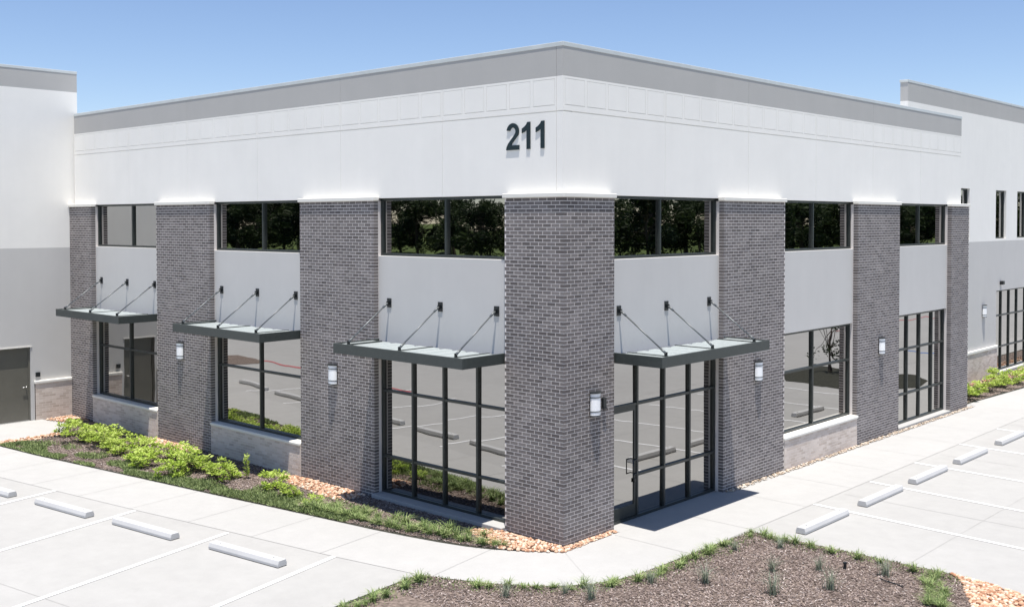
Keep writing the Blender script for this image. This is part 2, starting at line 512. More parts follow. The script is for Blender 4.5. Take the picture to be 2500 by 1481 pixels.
RW = [((2.72, 4.58), 'concrete wheel stop nearest the planting island in the right parking row'),
      ((2.72, 7.2), 'second concrete wheel stop from the island in the right parking row'),
      ((2.72, 9.75), 'third concrete wheel stop from the island in the right parking row'),
      ((2.72, 12.4), 'fourth concrete wheel stop from the island in the right parking row'),
      ((2.70, 15.35), 'farthest concrete wheel stop at the right edge of the picture')]
for c, lb in RW:
    wheel_stop(c, R(90), lb, 'wheel stops in the right parking row')

# ------------------------------------------------------------------ building
bld = empty('office_building')
tag(bld, 'white and grey concrete office building with dark brick pillars and number 211', 'building')

H = 6.3
PIL = {'L': [(0, 1.449), (5.246, 7.851), (11.63, 14.28), (17.99, 19.39)],
       'R': [(0, 1.479), (5.352, 8.02), (11.864, 14.4975), (18.284, 19.72)]}
BAY = {'L': [(1.449, 5.246), (7.851, 11.63), (14.28, 17.99)], 'R': [(1.479, 5.352), (8.02, 11.864), (14.4975, 18.284)]}
PD = 0.125        # depth of the panel face behind the brick face
NC = 93
CH = H / NC
BL, JT = 0.2032, 0.012

def courses(side, u0, u1, z0, n, ch, d0, dep, corner=None, jt=JT):
    """list of brick boxes (side,u0,u1,d0,d1,z0,z1) in running bond"""
    out = []
    for k in range(n):
        za = z0 + k * ch + jt / 2; zb = z0 + (k + 1) * ch - jt / 2
        if corner is None:
            st = u0 - (BL / 2 if k % 2 else 0)
        else:
            st = u0 if (k % 2 == corner) else u0 + BL / 2
        u = st
        while u < u1 - 0.02:
            a = max(u, u0); b = min(u + BL - jt, u1)
            if b - a > 0.03:
                out.append((side, a, b, d0, d0 + dep, za, zb))
            u += BL
    return out

def brick_area(b):
    side, a, c, d0, d1, z0, z1 = b
    p = Vector(wp(side, (a + c) / 2, d0, (z0 + z1) / 2))
    v = CAM - p
    n = Vector((0, -1, 0)) if side == 'L' else Vector((1, 0, 0))
    return (c - a) * (z1 - z0) * abs(v.normalized().dot(n)) / v.length_squared

def bricks_stuff(lst, mat, parent):
    mb = MB()
    for b in lst:
        j = random.uniform(-0.0005, 0.0005)
        wb(mb, b[0], b[1], b[2], b[3] + j, b[4], b[5], b[6], random.random())
    o = mb.build('bricks', mat, parent, fix=False)
    o['kind'] = 'stuff'
    return o

def capstone(lst, parent):
    mb = MB()
    for a in lst: mb.box(*a)
    return mb.build('capstone', M['cap'], parent, bevel=0.012)

# corner pillar: one L-shaped pier
core = MB().prism([(-1.449 + 0.0015, 0.0017), (-0.0017, 0.0017), (-0.0017, 1.479 - 0.0015), (-0.42, 1.479 - 0.0015), (-0.42, 0.42), (-1.449 + 0.0015, 0.42)], 'z', -0.3, H)
pil = core.build('brick_pillar', M['mortar'], bld)
pil['label'] = 'dark brick corner pillar between the two entrances'
cl = courses('L', 0, 1.449, 0, NC, CH, 0.0, 0.089, 0) + courses('R', 0, 1.479, 0, NC, CH, 0.0, 0.089, 1)
cl.sort(key=brick_area, reverse=True)
big, rest = cl[:300], cl[300:]
bm_cache = {}
for b in big:
    w = round(b[2] - b[1], 3)
    key = (b[0], w, random.randrange(8))
    if key not in bm_cache:
        mb = MB()
        wb(mb, b[0], -w / 2, w / 2, 0, 0.089, -(b[6] - b[5]) / 2, (b[6] - b[5]) / 2, (key[2] + random.random()) / 8)
        bm_cache[key] = mb.mesh('brick', M['brick'])
    o = bpy.data.objects.new('brick', bm_cache[key])
    COL.objects.link(o)
    o.parent = pil
    o.location = wp(b[0], (b[1] + b[2]) / 2, random.uniform(-0.0005, 0.0005), (b[5] + b[6]) / 2)
bricks_stuff(rest, M['brick'], pil)
cp = MB().prism([(-1.449 - 0.035, -0.04), (0.04, -0.04), (0.04, 1.479 + 0.035), (-PD, 1.479 + 0.035), (-PD, PD), (-1.449 - 0.035, PD)], 'z', H, H + 0.085)
cp.build('capstone', M['cap'], pil, bevel=0.012)

names = {'L': ['', 'brick pillar between the near and middle bays of the left facade', 'brick pillar between the middle and far bays of the left facade', 'narrow brick pillar in the inside corner at the left wing'],
         'R': ['', 'brick pillar right of the entrance door', 'brick pillar between the middle and far bays of the right facade', 'last brick pillar at the right end of the right facade']}
for side in 'LR':
    for i, (a, b) in enumerate(PIL[side]):
        if i == 0: continue
        mb = wb(MB(), side, a + 0.0015, b - 0.0015, 0.0017, 0.42, -0.3, H)
        p = mb.build('brick_pillar', M['mortar'], bld)
        p['label'] = names[side][i]
        bricks_stuff(courses(side, a, b, 0, NC, CH, 0.0, 0.12), M['brick'], p)
        cb = wb(MB(), side, a - 0.035, b + (0.035 if i < 3 else 0.02), -0.04, PD, H, H + 0.085)
        cb.build('capstone', M['cap'], p, bevel=0.012)

# ---- upper wall panels, frieze, grey band, coping
JL = {'L': [0.28, 3.27, 6.51, 9.71, 12.89, 15.98, 19.30], 'R': [0.125, 3.32, 6.57, 9.78, 13.02, 16.22, 19.37]}
wall = wb(MB(), 'L', 0.15, 19.30, PD + 0.02, PD + 0.27, 6.36, 9.015)
wb(wall, 'R', PD + 0.28, 19.37, PD + 0.02, PD + 0.27, 6.36, 9.015)
wo = wall.build('wall_core', M['white'], bld)
G2 = 0.004
for side in 'LR':
    js = JL[side]
    edges = list(zip(js, js[1:]))
    if side == 'L': edges = [(PD, 0.28)] + edges
    fr = MB(); n = 0
    for a, b in edges:
        g0 = G2 if a > 0.2 else -0.0
        d0, d1 = PD, PD + 0.022
        u0, u1 = a + g0, b - G2
        if side == 'L' and a < 0.2: u0 = PD
        if side == 'R' and a < 0.2: u0 = PD + 0.023
        pm = wb(MB(), side, u0, u1, d0, d1, 6.355, 7.845)
        pm.build('wall_panel', M['white'], bld)
        # frieze
        k = max(1, round((b - a) / 0.64))
        fm = MB()
        if side == 'L' and a < 0.2:
            wb(fm, side, u0, u1, d0, d1, 7.863, 8.487)
            fm.build('frieze_frame', M['white'], bld)
            continue
        wb(fm, side, u0, u1, d0, d1, 7.863, 7.965)
        wb(fm, side, u0, u1, d0, d1, 8.442, 8.487)
        pitch = (u1 - u0) / k
        for j in range(k + 1):
            c = u0 + j * pitch
            wb(fm, side, max(u0, c - 0.035), min(u1, c + 0.035), d0, d1, 7.965, 8.442)
        fm.build('frieze_frame', M['white'], bld)
        for j in range(k):
            c = u0 + (j + 0.5) * pitch
            qm = wb(MB(), side, c - pitch / 2 + 0.041, c + pitch / 2 - 0.041, d0, d1, 7.973, 8.437)
            qm.build('frieze_panel', M['white'], bld)
for side, js in (('L', [PD, 0.28, 6.51, 12.89, 19.30]), ('R', [PD + 0.023, 6.57, 13.02, 19.37])):
    for a, b in zip(js, js[1:]):
        wb(MB(), side, a + (0.003 if a > 0.2 else 0), b - 0.003, PD, PD + 0.022, 8.49, 9.015).build('parapet_panel', M['band'], bld)
cpg = MB().prism([(-19.32, PD - 0.008), (-PD + 0.008, PD - 0.008), (-PD + 0.008, 19.39), (-PD - 0.30, 19.39), (-PD - 0.30, PD + 0.30), (-19.32, PD + 0.30)], 'z', 9.015, 9.095)
cpg.build('coping', M['coping'], bld, bevel=0.006)
MB().prism([(-19.3, 0.41), (-0.41, 0.41), (-0.41, 19.3), (-19.3, 19.3)], 'z', 8.2, 8.3).build('roof', M['roof'], bld)

# ---- spandrels, wainscots, windows
def window(side, u0, u1, z0, z1, mull, rails, label, door=None, fd=PD + 0.07, kick=0.0):
    w = empty('window', wp(side, (u0 + u1) / 2, 0, z0), 0, bld)
    w['label'] = label
    ox, oy, oz = w.location
    def loc(mb, name, mat, bevel=0.0):
        mb.v = [(x - ox, y - oy, z - oz) for x, y, z in mb.v]
        return mb.build(name, mat, w, bevel=bevel)
    fw_, fdp = 0.052, 0.11
    g = fd + 0.05
    us = [u0 + fw_] + sorted(mull) + [u1 - fw_]
    f = MB()
    wb(f, side, u0 + 0.004, u1 - 0.004, fd, fd + fdp, z1 - fw_, z1)
    wb(f, side, u0 + 0.004, u0 + fw_, fd, fd + fdp, z0, z1 - fw_)
    wb(f, side, u1 - fw_, u1 - 0.004, fd, fd + fdp, z0, z1 - fw_)
    wb(f, side, u0 + fw_, u1 - fw_, fd, fd + fdp, z0, z0 + fw_ + kick)
    loc(f, 'frame', M['frame'])
    for m in mull:
        loc(wb(MB(), side, m - 0.027, m + 0.027, fd - 0.002, fd + fdp - 0.002, z0 + fw_ + kick, z1 - fw_), 'mullion', M['frame'])
    zs = [z0 + fw_ + kick] + sorted(rails) + [z1 - fw_]
    for i in range(len(us) - 1):
        a = us[i] + (0.027 if i else 0); b = us[i + 1] - (0.027 if i < len(us) - 2 else 0)
        is_door = door is not None and i == door
        zz = [z for z in zs]
        if is_door: zz = [z for z in zz if z < 0.5 or z > 2.0]
        for r in zz[1:-1]:
            loc(wb(MB(), side, a, b, fd + 0.003, fd + fdp - 0.004, r - 0.025, r + 0.025), 'rail', M['frame'])
        for j in range(len(zz) - 1):
            za = zz[j] + (0.025 if j else 0); zb = zz[j + 1] - (0.025 if j < len(zz) - 2 else 0)
            if is_door and j == 0: continue
            t = [random.uniform(-0.002, 0.002) for _ in range(3)]
            pm = wb(MB(), side, a, b, g, g + 0.008, za, zb)
            vv = []
            for (x, y, z) in pm.v:
                u = (-x if side == 'L' else y)
                off = t[0] * (1 if u > (a + b) / 2 else -1) + t[1] * (1 if z > (za + zb) / 2 else -1)
                vv.append((x, y + off, z) if side == 'L' else (x - off, y, z))
            pm.v = vv
            loc(pm, 'pane', M['glass'])
    return w

UPM = {'L': [3.25, 9.60, 15.95], 'R': [3.26, 9.79, 16.31]}
pos = {'L': ['near', 'middle', 'far'], 'R': ['near', 'middle', 'far']}
fac = {'L': 'left', 'R': 'right'}
for side in 'LR':
    for i, (a, b) in enumerate(BAY[side]):
        sp = wb(MB(), side, a, b, PD, PD + 0.25, 3.2, 5.14)
        sp.build('spandrel_panel', M['spandrel'], bld, bevel=0.008)
        window(side, a, b, 5.143, 6.353, [UPM[side][i]], [], 'upper ribbon window of the %s bay on the %s facade' % (pos[side][i], fac[side]))

def wainscot(side, a, b, zt, parent, name='wainscot', d=-0.018, ext=0.0):
    p = wb(MB(), side, a, b, d + 0.0017, d + 0.36, -0.2, zt - 0.075).build(name, M['mortar_tan'], parent)
    n = int(round((zt - 0.08) / 0.0677))
    bricks_stuff(courses(side, a + 0.003, b - 0.003, 0, n, (zt - 0.08) / n, d, 0.09), M['brick_tan'], p)
    c = wb(MB(), side, a - ext, b + ext, -0.048, d + 0.36, zt - 0.075, zt)
    c.build('sill', M['cap'], p, bevel=0.022)
    return p
# lower bays
window('L', 1.449, 5.246, 0.10, 3.198, [2.38, 3.33, 4.26], [0.87, 2.27], 'tall storefront glazing under the canopy left of the corner pillar')
wb(MB(), 'L', 1.452, 5.243, -0.10, 0.42, -0.2, 0.098).build('concrete_curb', M['walk'], bld, bevel=0.012)
wainscot('L', 7.854, 11.627, 0.80, bld)
window('L', 7.851, 11.63, 0.805, 3.198, [9.75], [2.25], 'lower window of the middle bay on the left facade')
wainscot('L', 14.283, 17.987, 0.80, bld)
window('L', 14.28, 17.99, 0.805, 3.198, [16.14], [2.25], 'lower window of the far bay on the left facade')
wd = window('R', 1.479, 5.352, 0.012, 3.198, [2.50, 3.43, 4.36], [0.86, 2.27], 'tall entrance storefront with glass door right of the corner pillar', door=0)
wainscot('R', 8.023, 11.861, 0.80, bld, ext=0.03)
window('R', 8.02, 11.864, 0.805, 3.198, [9.82], [2.25], 'lower window of the middle bay on the right facade')
window('R', 14.4975, 18.284, 0.10, 3.198, [15.56, 16.45, 17.36], [0.92, 2.2], 'tall storefront glazing in the far bay of the right facade')
wb(MB(), 'R', 14.50, 18.28, -0.03, 0.42, -0.2, 0.098).build('concrete_curb', M['walk'], bld, bevel=0.012)

# entrance door leaf (R1, first light): part of the building
dr = empty('door', (0, 2.0, 0), 0, bld)
dr['label'] = 'glass entrance door with pull handle right of the corner pillar'
def dbox(name, mat, u0, u1, d0, d1, z0, z1, bevel=0.0):
    mb = wb(MB(), 'R', u0, u1, d0, d1, z0, z1)
    mb.v = [(x, y - 2.0, z) for x, y, z in mb.v]
    return mb.build(name, mat, dr, bevel=bevel)
fd = PD + 0.085
dl, dh = 1.479 + 0.06, 2.50 - 0.03
fm = MB()
for (u0, u1, z0, z1) in ((dl, dl + 0.06, 0.07, 2.24), (dh - 0.06, dh, 0.07, 2.24), (dl + 0.06, dh - 0.06, 0.07, 0.30), (dl + 0.06, dh - 0.06, 2.15, 2.24)):
    wb(fm, 'R', u0, u1, fd, fd + 0.05, z0, z1)
fm.v = [(x, y - 2.0, z) for x, y, z in fm.v]
fm.build('door_frame', M['frame'], dr)
dbox('pane', M['glass'], dl + 0.06, dh - 0.06, fd + 0.02, fd + 0.028, 0.30, 2.15)
hm = MB()
hu = dh - 0.05
for za, zb, dd in ((0.90, 0.90, 0), (1.18, 1.18, 0)):
    hm.tube((-(fd - 0.06), hu - 2.0, za), (-(fd + 0.005), hu - 2.0, za), 0.011)
hm.tube((-(fd - 0.06), hu - 2.0, 0.90), (-(fd - 0.06), hu - 2.0 - 0.13, 0.90), 0.011)
hm.tube((-(fd - 0.06), hu - 2.0, 1.18), (-(fd - 0.06), hu - 2.0 - 0.13, 1.18), 0.011)
hm.tube((-(fd - 0.06), hu - 2.0 - 0.13, 0.89), (-(fd - 0.06), hu - 2.0 - 0.13, 1.19), 0.011)
hm.build('pull_handle', M['black'], dr, smooth=True)
dbox('door_lock', M['black'], hu - 0.03, hu + 0.03, fd - 0.02, fd, 0.72, 0.80, 0.004)

# ---- left wing: face x = -19.39 looking +x
XL = -19.395
def lw(y0, y1, z0, z1, x0=None, x1=XL):
    return (x1 - 0.25 if x0 is None else x0, x1, y0, y1, z0, z1)
YD0, YD1 = -2.22, -1.21
YE = -4.3
def part(name, mat, boxes, bevel=0.0, label=None):
    mb = MB()
    for b in boxes: mb.box(*b)
    o = mb.build(name, mat, bld, bevel=bevel)
    if label: o['label'] = label
    return o
part('wing_wall_white', M['white'], [lw(YE, 0.27, 5.09, 9.75)], label='white upper wall of the left wing')
part('wing_wall_grey', M['spandrel'], [lw(YD1, 0.27, -0.2, 5.09), lw(YE, YD0, -0.2, 5.09), lw(YD0, YD1, 2.19, 5.09)], label='grey lower wall of the left wing')
part('wing_parapet', M['band'], [lw(YE, 0.27, 9.75, 10.30)])
part('wing_coping', M['coping'], [(XL - 0.27, XL + 0.008, YE - 0.01, 0.28, 10.30, 10.38)], 0.006)
part('wing_end_wall', M['white'], [(-40, XL - 0.25, YE, YE + 0.25, -0.2, 10.3)])
part('wing_back_wall', M['white'], [(-40, XL - 0.25, 0.02, 0.27, -0.2, 10.3)])
part('wing_roof', M['roof'], [(-40, XL - 0.25, YE + 0.25, 0.02, 9.0, 9.1)])
# wing wainscot on both sides of the door
for (a, b) in ((YD1 + 0.10, -0.012), (YE + 0.02, YD0 - 0.10)):
    wm = MB().box(XL + 0.001, XL + 0.0683, a, b, -0.1, 1.10)
    p = wm.build('wainscot', M['mortar_tan'], bld)
    mb = MB()
    n = 16
    for k in range(n):
        u = a - (BL / 2 if k % 2 else 0)
        while u < b - 0.03:
            s, e = max(u, a), min(u + BL - JT, b)
            if e - s > 0.03:
                mb.box(XL + 0.01, XL + 0.07, s, e, k * 1.1 / n + 0.005, (k + 1) * 1.1 / n - 0.005, random.random())
            u += BL
    o = mb.build('bricks', M['brick_tan'], p, fix=False); o['kind'] = 'stuff'
    MB().box(XL + 0.001, XL + 0.096, a - 0.02, b + (0.005 if b > -0.1 else 0.02), 1.10, 1.19).build('sill', M['cap'], p, bevel=0.02)
# service door
sd = empty('door', (XL, -1.7, 0), 0, bld)
sd['label'] = 'brown grey service door in the left wing'
def sbox(name, mat, x0, x1, y0, y1, z0, z1, bevel=0.0):
    return MB().box(x0, x1, y0 + 1.7, y1 + 1.7, z0, z1).build(name, mat, sd, bevel=bevel)
fmb = MB()
for (y0, y1, z0, z1) in ((YD0, YD0 + 0.05, 0, 2.19), (YD1 - 0.05, YD1, 0, 2.19), (YD0 + 0.05, YD1 - 0.05, 2.14, 2.19)):
    fmb.box(-0.14, -0.045, y0 + 1.7, y1 + 1.7, z0, z1)
fmb.build('door_frame', M['door'], sd)
sbox('door_leaf', M['door'], -0.12, -0.07, YD0 + 0.052, YD1 - 0.052, 0.035, 2.138)
hl = MB().tube((-0.07, YD1 + 1.7 - 0.12, 1.02), (-0.02, YD1 + 1.7 - 0.12, 1.02), 0.018, None, 10)
hl.tube((-0.025, YD1 + 1.7 - 0.11, 1.02), (-0.025, YD1 + 1.7 - 0.24, 1.02), 0.010, None, 8)
hl.build('lever_handle', M['chrome'], sd, smooth=True)
sbox('threshold', M['chrome'], -0.14, 0.02, YD0 + 0.05, YD1 - 0.05, 0.031, 0.045)
part('door_head_trim', M['cap'], [(XL + 0.001, XL + 0.018, YD0 - 0.04, YD1 + 0.04, 2.19, 2.225)])

# ---- right wing: face x = -1.7
XR = -1.70
SW = (27.35, 33.2)
part('wing_wall_white', M['white'], [(XR - 0.25, XR, 19.06, 23.35, 5.10, 9.68), (XR - 0.25, XR, 23.35, 24.52, 7.0, 9.68), (XR - 0.25, XR, 23.35, 24.52, 5.10, 5.18), (XR - 0.25, XR, 24.52, 27.2, 5.10, 9.68), (XR - 0.25, XR, 27.2, 28.35, 7.0, 9.68), (XR - 0.25, XR, 27.2, 28.35, 5.10, 5.18), (XR - 0.25, XR, 28.35, 29.6, 5.10, 9.68), (XR - 0.25, XR, 29.6, 30.75, 7.0, 9.68), (XR - 0.25, XR, 29.6, 30.75, 5.10, 5.18), (XR - 0.25, XR, 30.75, 46, 5.10, 9.68)], label='white upper wall of the right wing')
part('wing_wall_grey', M['spandrel'], [(XR - 0.25, XR, 19.06, SW[0], -0.2, 5.10), (XR - 0.25, XR, SW[0], SW[1], 3.22, 5.10), (XR - 0.25, XR, SW[1], 46, -0.2, 5.10), (XR - 0.25, XR, SW[0], SW[1], -0.2, 0.15)], label='grey lower wall of the right wing')
part('wing_parapet', M['band'], [(XR - 0.25, XR, 19.06, 46, 9.68, 10.28)])
part('wing_coping', M['coping'], [(XR - 0.27, XR + 0.008, 19.04, 46, 10.28, 10.36)], 0.006)
part('wing_roof', M['roof'], [(-19, XR - 0.25, 19.4, 46, 8.9, 9.0)])
part('wing_back_wall', M['white'], [(-19, XR - 0.25, 45.75, 46, -0.2, 8.9), (-19.2, -19, 0.4, 46, -0.2, 8.2), (-19, -0.4, 19.1, 19.39, -0.2, 8.3)])

def wing_window(y0, y1, z0, z1, mull, rails, label):
    w = empty('window', (XR, (y0 + y1) / 2, z0), 0, bld)
    w['label'] = label
    cy = (y0 + y1) / 2
    def bx(name, mat, x0, x1, a, b, c, d):
        return MB().box(x0, x1, a - cy, b - cy, c - z0, d - z0).build(name, mat, w)
    f = MB()
    for (a, b, c, d) in ((y0, y0 + 0.05, z0, z1), (y1 - 0.05, y1, z0, z1), (y0 + 0.05, y1 - 0.05, z0, z0 + 0.05), (y0 + 0.05, y1 - 0.05, z1 - 0.05, z1)):
        f.box(-0.19, -0.08, a - cy, b - cy, c - z0, d - z0)
    f.build('frame', M['frame'], w)
    us = [y0 + 0.05] + mull + [y1 - 0.05]
    zs = [z0 + 0.05] + rails + [z1 - 0.05]
    for m in mull: bx('mullion', M['frame'], -0.188, -0.082, m - 0.027, m + 0.027, z0 + 0.05, z1 - 0.05)
    for i in range(len(us) - 1):
        a = us[i] + (0.027 if i else 0); b = us[i + 1] - (0.027 if i < len(us) - 2 else 0)
        for r in rails: bx('rail', M['frame'], -0.186, -0.084, a, b, r - 0.025, r + 0.025)
        for j in range(len(zs) - 1):
            bx('pane', M['glass'], -0.138, -0.13, a, b, zs[j] + (0.025 if j else 0), zs[j + 1] - (0.025 if j < len(zs) - 2 else 0))
wing_window(23.352, 24.518, 5.182, 6.998, [], [], 'narrow upper window of the right wing half hidden by the parapet')
wing_window(27.202, 28.348, 5.182, 6.998, [], [], 'narrow upper window of the right wing above the storefront')
wing_window(29.602, 30.748, 5.182, 6.998, [], [], 'narrow upper window of the right wing at the picture edge')
wing_window(SW[0] + 0.002, SW[1] - 0.002, 0.152, 3.218, [28.2, 29.1, 30.0, 31.0, 32.0], [1.05, 2.25], 'storefront glazing of the right wing')
# wing wainscot
def wing_wainscot(a, b):
    p = MB().box(XR + 0.001, XR + 0.0683, a, b, -0.1, 1.07).build('wainscot', M['mortar_tan'], bld)
    mb = MB(); n = 16
    for k in range(n):
        u = a - (BL / 2 if k % 2 else 0)
        while u < b - 0.03:
            s, e = max(u, a), min(u + BL - JT, b)
            if e - s > 0.03: mb.box(XR + 0.01, XR + 0.07, s, e, k * 1.07 / n + 0.005, (k + 1) * 1.07 / n - 0.005, random.random())
            u += BL
    o = mb.build('bricks', M['brick_tan'], p, fix=False); o['kind'] = 'stuff'
    MB().box(XR + 0.001, XR + 0.097, a - 0.02, b + 0.03, 1.07, 1.18).build('sill', M['cap'], p, bevel=0.02)
wing_wainscot(19.75, 27.3)
part('concrete_curb', M['walk'], [(XR + 0.001, XR + 0.12, SW[0] + 0.05, SW[1], -0.1, 0.16)], 0.01)

# ------------------------------------------------------------------ address number
num = empty('address_number', (-1.03, PD - 0.020, 7.2))
tag(num, 'large dark number 211 mounted on the white wall beside the corner', 'sign')
one = [(0.235, 0), (0.235, 0.5), (0.165, 0.5), (0.135, 0.452), (0.085, 0.412), (0.028, 0.385), (0.028, 0.300), (0.092, 0.322), (0.148, 0.358), (0.148, 0)]
def digit(poly_list, ox):
    mb = MB()
    for pl in poly_list:
        mb.prism([(p[0] + ox + 0.97, p[1]) for p in pl], 'y', 0.0, 0.018)
    return mb.build('digit', M['digit'], num)
# the figure two: arc, diagonal and foot as one outline
sw = 0.083
cx, cz, ro = 0.168, 0.345, 0.155
ri = ro - sw
outer = [(cx + ro * math.cos(R(t)), cz + ro * math.sin(R(t))) for t in range(172, -31, -14)]
inner = [(cx + ri * math.cos(R(t)), cz + ri * 1.0 * math.sin(R(t))) for t in range(-28, 173, 14)]
two = outer + [(0.245, 0.215), (0.150, 0.125), (0.128, 0.086), (0.330, 0.086), (0.330, 0.0), (0.0, 0.0), (0.012, 0.055), (0.045, 0.112), (0.105, 0.175), (0.185, 0.250)] + inner
digit([two], -1.45)
digit([one], -1.08)
digit([one], -0.735)

# ------------------------------------------------------------------ canopies
def canopy(side, u0, u1, plates, label):
    c = empty('canopy', wp(side, (u0 + u1) / 2, PD, 3.18))
    tag(c, label, 'canopy', 'steel canopies over the bays')
    ox, oy, oz = c.location
    def loc(mb, name, mat, bevel=0.0, smooth=False):
        mb.v = [(x - ox, y - oy, z - oz) for x, y, z in mb.v]
        return mb.build(name, mat, c, bevel=bevel, smooth=smooth)
    dF = -1.07
    zb, zt = 3.178, 3.378
    t = 0.05
    f = wb(MB(), side, u0, u1, dF, dF + t, zb, zt)
    loc(f, 'front_fascia', M['canopy'], 0.004)
    for a in (u0, u1 - t):
        loc(wb(MB(), side, a, a + t, dF + t + 0.001, PD - 0.003, zb + 0.001, zt - 0.001), 'side_fascia', M['canopy'], 0.004)
    # gutter flashing at the wall
    loc(wb(MB(), side, u0 + t, u1 - t, PD - 0.215, PD - 0.004, zt - 0.060, zt - 0.045), 'wall_flashing', M['flash'])
    # cross bars carrying the rods
    for p in plates:
        loc(wb(MB(), side, p - 0.025, p + 0.025, dF + t + 0.002, PD - 0.225, zt - 0.040, zt + 0.001), 'cross_bar', M['canopy'])
    # deck sheets, each with a raised pan
    n = 10
    pitch = (u1 - u0 - 2 * t) / n
    for k in range(n):
        a = u0 + t + k * pitch
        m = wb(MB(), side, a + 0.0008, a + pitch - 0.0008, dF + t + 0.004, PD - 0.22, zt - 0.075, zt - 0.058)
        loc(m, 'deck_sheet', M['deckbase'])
        m = MB()
        ua, ub = a + pitch * 0.14, a + pitch * 0.86
        i0 = len(m.v)
        for d_ in (dF + t + 0.006, PD - 0.26):
            for (uu, zz) in ((ua, zt - 0.058), (ub, zt - 0.058), (ub - 0.035, zt - 0.012), (ua + 0.035, zt - 0.012)):
                m.v.append(wp(side, uu, d_, zz)); m.a.append(0.5)
        m.f += [(i0, i0 + 1, i0 + 2, i0 + 3), (i0 + 4, i0 + 7, i0 + 6, i0 + 5)] + [(i0 + q, i0 + (q + 1) % 4, i0 + 4 + (q + 1) % 4, i0 + 4 + q) for q in range(4)]
        loc(m, 'deck_pan', M['deck'])
    # tie rods
    for p in plates:
        pm = wb(MB(), side, p - 0.065, p + 0.065, PD - 0.016, PD - 0.001, 4.06, 4.25)
        wb(pm, side, p - 0.012, p + 0.012, PD - 0.08, PD - 0.016, 4.11, 4.19)
        pl = loc(pm, 'wall_plate', M['black'], 0.002)
        A = Vector(wp(side, p, PD - 0.06, 4.15)); B = Vector(wp(side, p, dF + 0.10, zt + 0.045))
        d = (B - A).normalized()
        rd = MB().tube(A, B, 0.016, None, 8)
        rd.tube(A, A + d * 0.15, 0.026, 0.022, 8)
        rd.tube(B - d * 0.15, B, 0.022, 0.026, 8)
        loc(rd, 'tie_rod', M['rod'], 0, True)
        fb = wb(MB(), side, p - 0.012, p + 0.012, dF + 0.07, dF + 0.13, zt - 0.02, zt + 0.07)
        loc(fb, 'rod_bracket', M['black'])
    return c
canopy('L', 1.50, 5.27, (1.77, 3.33, 4.89), 'dark steel canopy over the glazing left of the corner pillar')
canopy('L', 7.90, 11.60, (8.18, 9.73, 11.29), 'dark steel canopy over the middle bay of the left facade')
canopy('L', 14.33, 18.02, (14.60, 16.12, 17.64), 'dark steel canopy over the far left bay beside the left wing')
canopy('R', 1.52, 5.42, (1.78, 3.37, 4.96), 'dark steel canopy over the entrance door right of the corner pillar')

# ------------------------------------------------------------------ wall lamps
def lamp_meshes():
    back = MB().box(-0.115, 0.115, -0.022, 0.0, -0.20, 0.20)               # local -y is outward
    def halfcyl(r, dep, z0, z1, n=10, yb=-0.022):
        p = [(r * math.cos(math.pi * k / n), yb - dep * math.sin(math.pi * k / n)) for k in range(n + 1)]
        return MB().prism(p, 'z', z0, z1)
    return [('back_plate', back.mesh('back_plate', M['black'])),
            ('end_cap', halfcyl(0.150, 0.112, 0.20, 0.225).mesh('end_cap', M['black'])),
            ('end_cap', halfcyl(0.138, 0.108, -0.225, -0.205).mesh('end_cap', M['black'])),
            ('lens_band', halfcyl(0.132, 0.104, 0.115, 0.135).mesh('lens_band', M['rod'])),
            ('lens_band', halfcyl(0.132, 0.104, -0.145, -0.125).mesh('lens_band', M['rod'])),
            ('lens', halfcyl(0.126, 0.098, -0.205, 0.20).mesh('lens', M['lens']))]
LM = lamp_meshes()
def wall_lamp(loc, rz, label):
    e = empty('wall_lamp', loc, rz)
    tag(e, label, 'wall lamp', 'half round wall lamps on the facades')
    for nm, me in LM:
        o = bpy.data.objects.new(nm, me)
        COL.objects.link(o); o.parent = e
for u, lb in ((6.62, 'wall lamp on the brick pillar between the near and middle left bays'), (13.04, 'wall lamp on the brick pillar between the middle and far left bays')):
    wall_lamp((-u, -0.002, 2.50), 0, lb)
for u, lb in ((0.86, 'wall lamp on the right face of the corner pillar'), (6.77, 'wall lamp on the brick pillar right of the entrance'), (13.28, 'wall lamp on the brick pillar between middle and far right bays')):
    wall_lamp((0.002, u, 2.50), R(90), lb)
wall_lamp((XR + 0.002, 25.97, 2.55), R(90), 'small looking wall lamp on the grey wall of the right wing')

jb = MB().box(-0.001, 0.055, 1.09, 1.18, 2.40, 2.58).box(-0.001, 0.065, 1.08, 1.19, 2.375, 2.398).build('junction_box', M['black'], None, bevel=0.006)
tag(jb, 'small dark box beside the wall lamp on the corner pillar', 'box')
kp = MB().box(XL + 0.001, XL + 0.05, -1.08, -0.95, 1.30, 1.43).build('card_reader', M['black'], None, bevel=0.008)
tag(kp, 'small black card reader above the stone cap beside the service door', 'card reader')
cm = MB().box(XR + 0.001, XR + 0.14, 27.70, 27.88, 3.44, 3.58).build('security_light', M['black'], None, bevel=0.02)
tag(cm, 'small black light above the storefront of the right wing', 'light')

